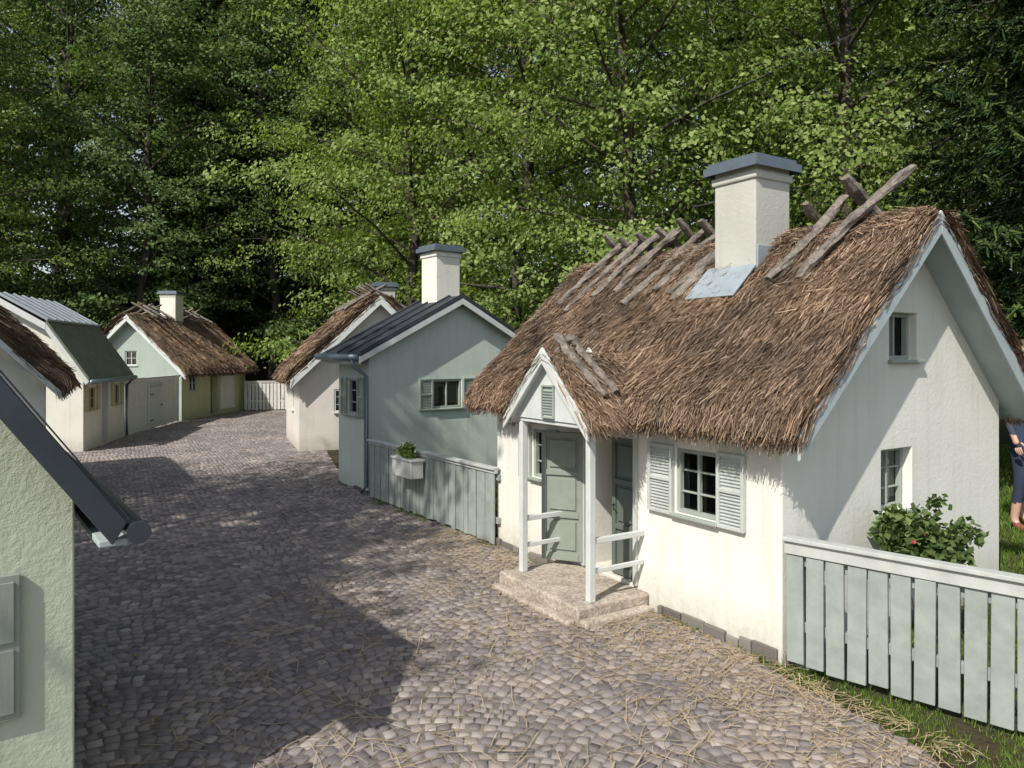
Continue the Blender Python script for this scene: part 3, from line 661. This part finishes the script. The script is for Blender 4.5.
me=bpy.data.meshes.new('road_bed'); me.from_pydata([(x,y,.0145) for x,y in ROAD],[],[tuple(range(len(ROAD)))]); me.materials.append(m)
RD=empty('cobbled_street'); link(bpy.data.objects.new('road_bed',me),RD)
def inpoly(px,py,poly):
    c=np.zeros(len(px),bool); j=len(poly)-1
    for i in range(len(poly)):
        xi,yi=poly[i]; xj,yj=poly[j]
        cond=((yi>py)!=(yj>py))&(px<(xj-xi)*(py-yi)/(yj-yi+1e-12)+xi); c^=cond; j=i
    return c
th=math.radians(28); Wc=1.0; sag=.24; pitch=.067
ua=np.linspace(-Wc/2,Wc/2,400); vb=sag*(1-(2*ua/Wc)**2); arc=np.concatenate([[0],np.cumsum(np.hypot(np.diff(ua),np.diff(vb)))]); nst=int(arc[-1]/.063)
aa=np.interp((np.arange(nst)+.5)/nst*arc[-1],arc,ua)
cols=np.arange(-17,15); rows=np.arange(-100,410)
Cc,Rr,Ai=np.meshgrid(cols,rows,np.arange(nst),indexing='ij')
shift=(rng.random((len(rows),))-.5)*.05
a_=aa[Ai]+shift[np.clip(Rr+100,0,len(rows)-1)]*(1-np.abs(aa[Ai])/(Wc/2)); bb=Rr*pitch+sag*(1-(2*a_/Wc)**2)+(Cc%2)*.04
slope=-sag*8*a_/Wc**2; tang=np.arctan(slope); Ag=(a_+Cc*Wc).ravel(); Bg=bb.ravel(); tang=tang.ravel()
Ag=Ag+rng.normal(0,.0035,len(Ag)); Bg=Bg+rng.normal(0,.0035,len(Bg))
wx=Ag*math.cos(th)-Bg*math.sin(th)+.02*snoise(Ag*1.5,Bg*1.5); wy=Ag*math.sin(th)+Bg*math.cos(th)+.02*snoise(Ag*1.5+9,Bg*1.5)
keep=inpoly(wx,wy,ROAD)&(wy>1.2); wx,wy,tang=wx[keep],wy[keep],tang[keep]; N=len(wx)
print('setts',N)
rot=tang+th+rng.normal(0,.09,N); hx=.0285*rng.uniform(.80,1.06,N); hy=.0302*np.cos(tang)*rng.uniform(.82,1.05,N)
topz=.020+rng.normal(0,.0013,N)+.003*snoise(wx*1.2,wy*1.2); ca,sa=np.cos(rot),np.sin(rot)
V=np.empty((N,12,3)); lv=[(1.0,-.018),(1.0,-.005),(.80,0.)]
for L_,(sc,dz) in enumerate(lv):
    for q,(sx,sy) in enumerate([(-1,-1),(1,-1),(1,1),(-1,1)]):
        jx=rng.normal(0,.0026,N) if L_<2 else rng.normal(0,.002,N); lx=sx*hx*sc+jx; ly=sy*hy*sc+rng.normal(0,.002,N)
        V[:,L_*4+q,0]=wx+lx*ca-ly*sa; V[:,L_*4+q,1]=wy+lx*sa+ly*ca; V[:,L_*4+q,2]=topz+dz+(rng.normal(0,.0008,N) if L_==2 else 0)
f=[]
for L_ in range(2):
    for q in range(4): q2=(q+1)%4; f.append((L_*4+q,L_*4+q2,L_*4+4+q2,L_*4+4+q))
f.append((8,9,10,11)); F=(np.array(f)[None]+np.arange(N)[:,None,None]*12).reshape(-1,4)
link(bpy.data.objects.new('setts',np_mesh('setts',V.reshape(-1,3),F,[M['sett']],None,True)),RD)
def straws(n,xf,yf,lmax):
    c=np.stack([xf,yf,np.full(n,.027)+rng.random(n)*.006],-1); a=rng.uniform(0,6.28,n); l=rng.uniform(.03,lmax,n)
    d=np.stack([np.cos(a),np.sin(a),rng.normal(0,.03,n)],-1); p=np.stack([-np.sin(a),np.cos(a),0*a],-1)*.0015
    bend=np.stack([-np.sin(a),np.cos(a),0*a],-1)*(rng.normal(0,.06,n)*l)[:,None]
    A=c-d*l[:,None]/2; B=c+d*l[:,None]/2; A[:,2]=np.maximum(A[:,2],.024);B[:,2]=np.maximum(B[:,2],.024); Mi=c+bend
    return np.concatenate([np.stack([A-p,A+p,Mi+p,Mi-p],1),np.stack([Mi-p,Mi+p,B+p,B-p],1)])
n=3000; s=rng.uniform(-1.0,3.6,n); d=np.abs(rng.normal(0,.45,n))+.05
c_,s_=math.cos(math.radians(32.26)),math.sin(math.radians(32.26))
xf=A0[0]-d*c_-s*s_; yf=A0[1]-d*s_+s*c_
Q=[straws(n,xf,yf,.16)]; n=1300; Q.append(straws(n,rng.uniform(-1.6,1.5,n),rng.uniform(2.3,5.2,n),.28)); n=700; Q.append(straws(n,rng.uniform(-5,0,n),rng.uniform(4,12,n),.22))
quad_obj('fallen_straw',np.concatenate(Q),M['straw'])
n=350; C=np.stack([rng.uniform(-6,1.5,n),rng.uniform(2.3,14,n),np.full(n,.03)],-1); k=inpoly(C[:,0],C[:,1],ROAD); quad_obj('fallen_leaves',leafquads(C[k],.03,.15,1,.6),M['dryleaf'])
def blades(x,y,h,wd,mask=None):
    n=len(x); a=rng.uniform(0,6.28,n); B=np.stack([x,y,np.zeros(n)],-1); p=np.stack([np.cos(a),np.sin(a),0*a],-1)*wd
    hh=h*rng.uniform(.4,1.2,n); tip=B+np.stack([rng.normal(0,.35,n)*hh,rng.normal(0,.35,n)*hh,hh],-1); mid=(B+tip)/2; mid[:,2]+=hh*.1
    return np.stack([B-p,B+p,mid+p*.7,mid-p*.7],1),np.stack([mid-p*.7,mid+p*.7,tip+p*.1,tip-p*.1],1)
Q=[]
n=22000; t=rng.uniform(-.1,3.4,n); o=rng.uniform(0.06,6.,n)**1.0
x=1.40+.721*t+o*.693+rng.normal(0,.2,n); y=3.76-.693*t+o*.721+rng.normal(0,.2,n)
loc=np.stack([(x-A0[0])*c_+(y-A0[1])*s_,-(x-A0[0])*s_+(y-A0[1])*c_],-1); k=~((loc[:,0]>-.15)&(loc[:,0]<w+.02)&(loc[:,1]>0.02)&(loc[:,1]<L))&(o>.05)
k&=((x-1.40)*.693+(y-3.76)*.721)>.04
Q+=blades(x[k],y[k],.06,.003)
n=50000; x=rng.uniform(2.5,11,n); y=rng.uniform(4,13,n); loc=np.stack([(x-A0[0])*c_+(y-A0[1])*s_,-(x-A0[0])*s_+(y-A0[1])*c_],-1); k=(loc[:,0]>w+.03)
Q+=blades(x[k],y[k],.06,.005)
n=6500; t=rng.uniform(-.05,2.5,n); o=rng.uniform(-.42,0.03,n); x=1.40+.721*t+o*.693; y=3.76-.693*t+o*.721
k=~inpoly(x+0.03,y-.03,ROAD) | (rng.random(n)<.05); k&=snoise(x*5,y*5)>-.25
Q+=blades(x[k],y[k],.03,.0022)
n=5000; x=rng.uniform(-.3,2,n); y=rng.uniform(6,10.5,n); loc=np.stack([(x-A0[0])*c_+(y-A0[1])*s_,-(x-A0[0])*s_+(y-A0[1])*c_],-1); k=loc[:,1]>L+.02
Q+=blades(x[k],y[k],.05,.004)
quad_obj('grass_lawn',np.concatenate(Q),M['grass'])
Q=[]
for _ in range(26):
    s=rng.uniform(-.1,2.8); 
    if .85<s<1.95: continue
    cx_=A0[0]-.045*c_-s*s_; cy_=A0[1]-.045*s_+s*c_
    Q+=blades(cx_+rng.normal(0,.02,22),cy_+rng.normal(0,.02,22),.05,.002)
for _ in range(18):
    u=rng.random(); cx_=-1.57+1.44*u-.03; cy_=8.19-2.09*u-.02; Q+=blades(cx_+rng.normal(0,.03,20),cy_+rng.normal(0,.03,20),.06,.003)
quad_obj('wall_foot_weeds',np.concatenate(Q),M['grass'])
# ============================================================ PERSON
PE=empty('person_standing',(4.68,6.75,0),200)
jn={'pel':(0,0,.93,.125),'wa':(0,0,1.08,.11),'ch':(0,.01,1.28,.13),'sh':(0,0,1.40,.09),'nk':(0,0,1.48,.05),'hb':(0,0,1.54,.055),
'hl':(.09,0,.88,.088),'kl':(.11,.04,.49,.055),'al':(.11,-.02,.10,.036),'tl':(.12,.02,.05,.036),'tol':(.13,.14,.035,.03),
'hr':(-.09,0,.88,.088),'kr':(-.11,.10,.50,.055),'ar':(-.11,-.10,.14,.036),'tr':(-.11,-.08,.07,.036),'tor':(-.12,.05,.03,.03),
'sl':(.17,0,1.38,.052),'el':(.24,-.03,1.10,.038),'wl':(.25,.08,.87,.026),'pl':(.25,.11,.80,.028),
'sr':(-.17,0,1.38,.052),'er':(-.23,-.02,1.10,.038),'wr':(-.21,.16,.95,.026),'pr':(-.19,.22,.92,.028)}
ed=[('pel','wa'),('wa','ch'),('ch','sh'),('sh','nk'),('nk','hb'),('pel','hl'),('hl','kl'),('kl','al'),('al','tl'),('tl','tol'),('pel','hr'),('hr','kr'),('kr','ar'),('ar','tr'),('tr','tor'),('sh','sl'),('sl','el'),('el','wl'),('wl','pl'),('sh','sr'),('sr','er'),('er','wr'),('wr','pr')]
def skinned(name,J,E,root,mats,assign,parent,sub=2):
    ks=list(J); me=bpy.data.meshes.new(name); me.from_pydata([J[k][:3] for k in ks],[(ks.index(a),ks.index(b)) for a,b in E],[])
    o=bpy.data.objects.new(name,me); COL.objects.link(o); bpy.context.view_layer.objects.active=o
    sm=o.modifiers.new('s','SKIN'); sm.use_smooth_shade=True
    for i,k in enumerate(ks): me.skin_vertices[0].data[i].radius=(J[k][3],J[k][3]*(.85 if len(k)>1 else 1))
    me.skin_vertices[0].data[ks.index(root)].use_root=True
    ss=o.modifiers.new('u','SUBSURF'); ss.levels=sub; ss.render_levels=sub
    dg=bpy.context.evaluated_depsgraph_get(); m2=bpy.data.meshes.new_from_object(o.evaluated_get(dg)); o.modifiers.clear(); o.data=m2; o.parent=parent
    m2.materials.clear()
    for q in mats: m2.materials.append(q)
    for p in m2.polygons: p.material_index=assign(p.center); p.use_smooth=True
    return o
M['skin']=paint('skin',(.55,.34,.25),.6,.95,0,False); M['jean']=paint('denim_navy',(.03,.04,.08),.9,.75); M['shirt']=paint('shirt_dark',(.05,.055,.08),.9,.8); M['shoe']=paint('shoe_red',(.25,.08,.06),.6,.8,0,False); M['hair']=paint('hair_brown',(.08,.05,.03),.7,.7)
def asg(c):
    if c.z<.085: return 3
    if abs(c.x)>.17 and c.z<1.12 : return 2 if c.z>.98 or (c.x>0 and c.z>.89) else 0
    if c.z>1.44: return 0
    if c.z<.26: return 0
    if c.z<.98: return 1
    return 2
skinned('body',jn,ed,'pel',[M['skin'],M['jean'],M['shirt'],M['shoe']],asg,PE)
for sd,(hx_,hy_,hz_),dr in((1,(.25,.11,.80),(0,.25,-1)),(-1,(-.19,.22,.92),(.1,.9,-.3))):
    dr=Vector(dr).normalized(); side=dr.cross(Vector((1,0,0))).normalized()
    for i,(off,l) in enumerate([(-.03,.06),(-.01,.072),(.01,.068),(.028,.055),(-.045,.05)]):
        b0=Vector((hx_,hy_,hz_))+side*off*.8+dr*(.02 if i<4 else -.02); ex=side*(-.02 if i==4 else 0); cur=Vector((-.012*sd,0,0))
        J={'a':(*b0,.009),'b':(*(b0+dr*l*.5+ex),.0085),'c':(*(b0+dr*l+ex+cur),.007)}
        skinned('finger',J,[('a','b'),('b','c')],'a',[M['skin']],lambda c:0,PE,1)
import bmesh
def blob(name,c,s,mat,par,shape=None):
    bm=bmesh.new(); bmesh.ops.create_uvsphere(bm,u_segments=24,v_segments=16,radius=1)
    for v in bm.verts:
        if shape: shape(v)
        v.co=Vector((v.co.x*s[0],v.co.y*s[1],v.co.z*s[2]))
    me=bpy.data.meshes.new(name); bm.to_mesh(me); bm.free(); me.materials.append(mat)
    for p in me.polygons: p.use_smooth=True
    o=link(bpy.data.objects.new(name,me),par); o.location=c; return o
def hs(v):
    if v.co.z<0: v.co.x*=1+v.co.z*.25; 
    if v.co.y>.7 and abs(v.co.x)<.2 and -.35<v.co.z<.05: v.co.y+=.16
blob('head',(0,.01,1.62),(.075,.092,.112),M['skin'],PE,hs)
def hr(v):
    if v.co.y>.35 and v.co.z<.45: v.co*= .8
blob('hair',(0,-.01,1.635),(.083,.097,.112),M['hair'],PE,hr)
for sx in(-1,1):
    blob('eye',(sx*.028,.088,1.625),(.012,.008,.008),M['trim'],PE); blob('ear',(sx*.077,0,1.61),(.01,.018,.03),M['skin'],PE)
blob('mouth',(0,.093,1.567),(.022,.008,.007),M['shoe'],PE)
# ============================================================ LIGHT / CAMERA
az=Vector((-.56,-.828,0)).normalized(); el=math.radians(44)
dirs=Vector((az.x*math.cos(el),az.y*math.cos(el),math.sin(el)))
ld=bpy.data.lights.new('sun','SUN'); ld.energy=5; ld.angle=math.radians(.5); ld.color=(1,.95,.86)
lo=bpy.data.objects.new('sun',ld); COL.objects.link(lo); lo.rotation_euler=dirs.to_track_quat('Z','Y').to_euler(); lo.location=(-10,-10,20)
wd=bpy.data.worlds.new('World'); scene.world=wd; wd.use_nodes=True; nt=wd.node_tree
sk=nt.nodes.new('ShaderNodeTexSky'); sk.sky_type='NISHITA'; sk.sun_disc=False; sk.sun_elevation=el; sk.sun_rotation=math.atan2(az.x,az.y)%(2*math.pi)
hsv=nt.nodes.new('ShaderNodeHueSaturation'); hsv.inputs['Saturation'].default_value=.55; nt.links.new(sk.outputs[0],hsv.inputs['Color'])
bg=nt.nodes['Background']; bg.inputs[1].default_value=.15; nt.links.new(hsv.outputs[0],bg.inputs[0])
cd=bpy.data.cameras.new('camera'); cd.lens=26; cd.sensor_width=36; cd.clip_end=500; cd.clip_start=.05; cd.shift_y=-29/1024
co=bpy.data.objects.new('camera',cd); COL.objects.link(co); co.location=(0,0,1.6); co.rotation_euler=(math.radians(90),0,0); scene.camera=co
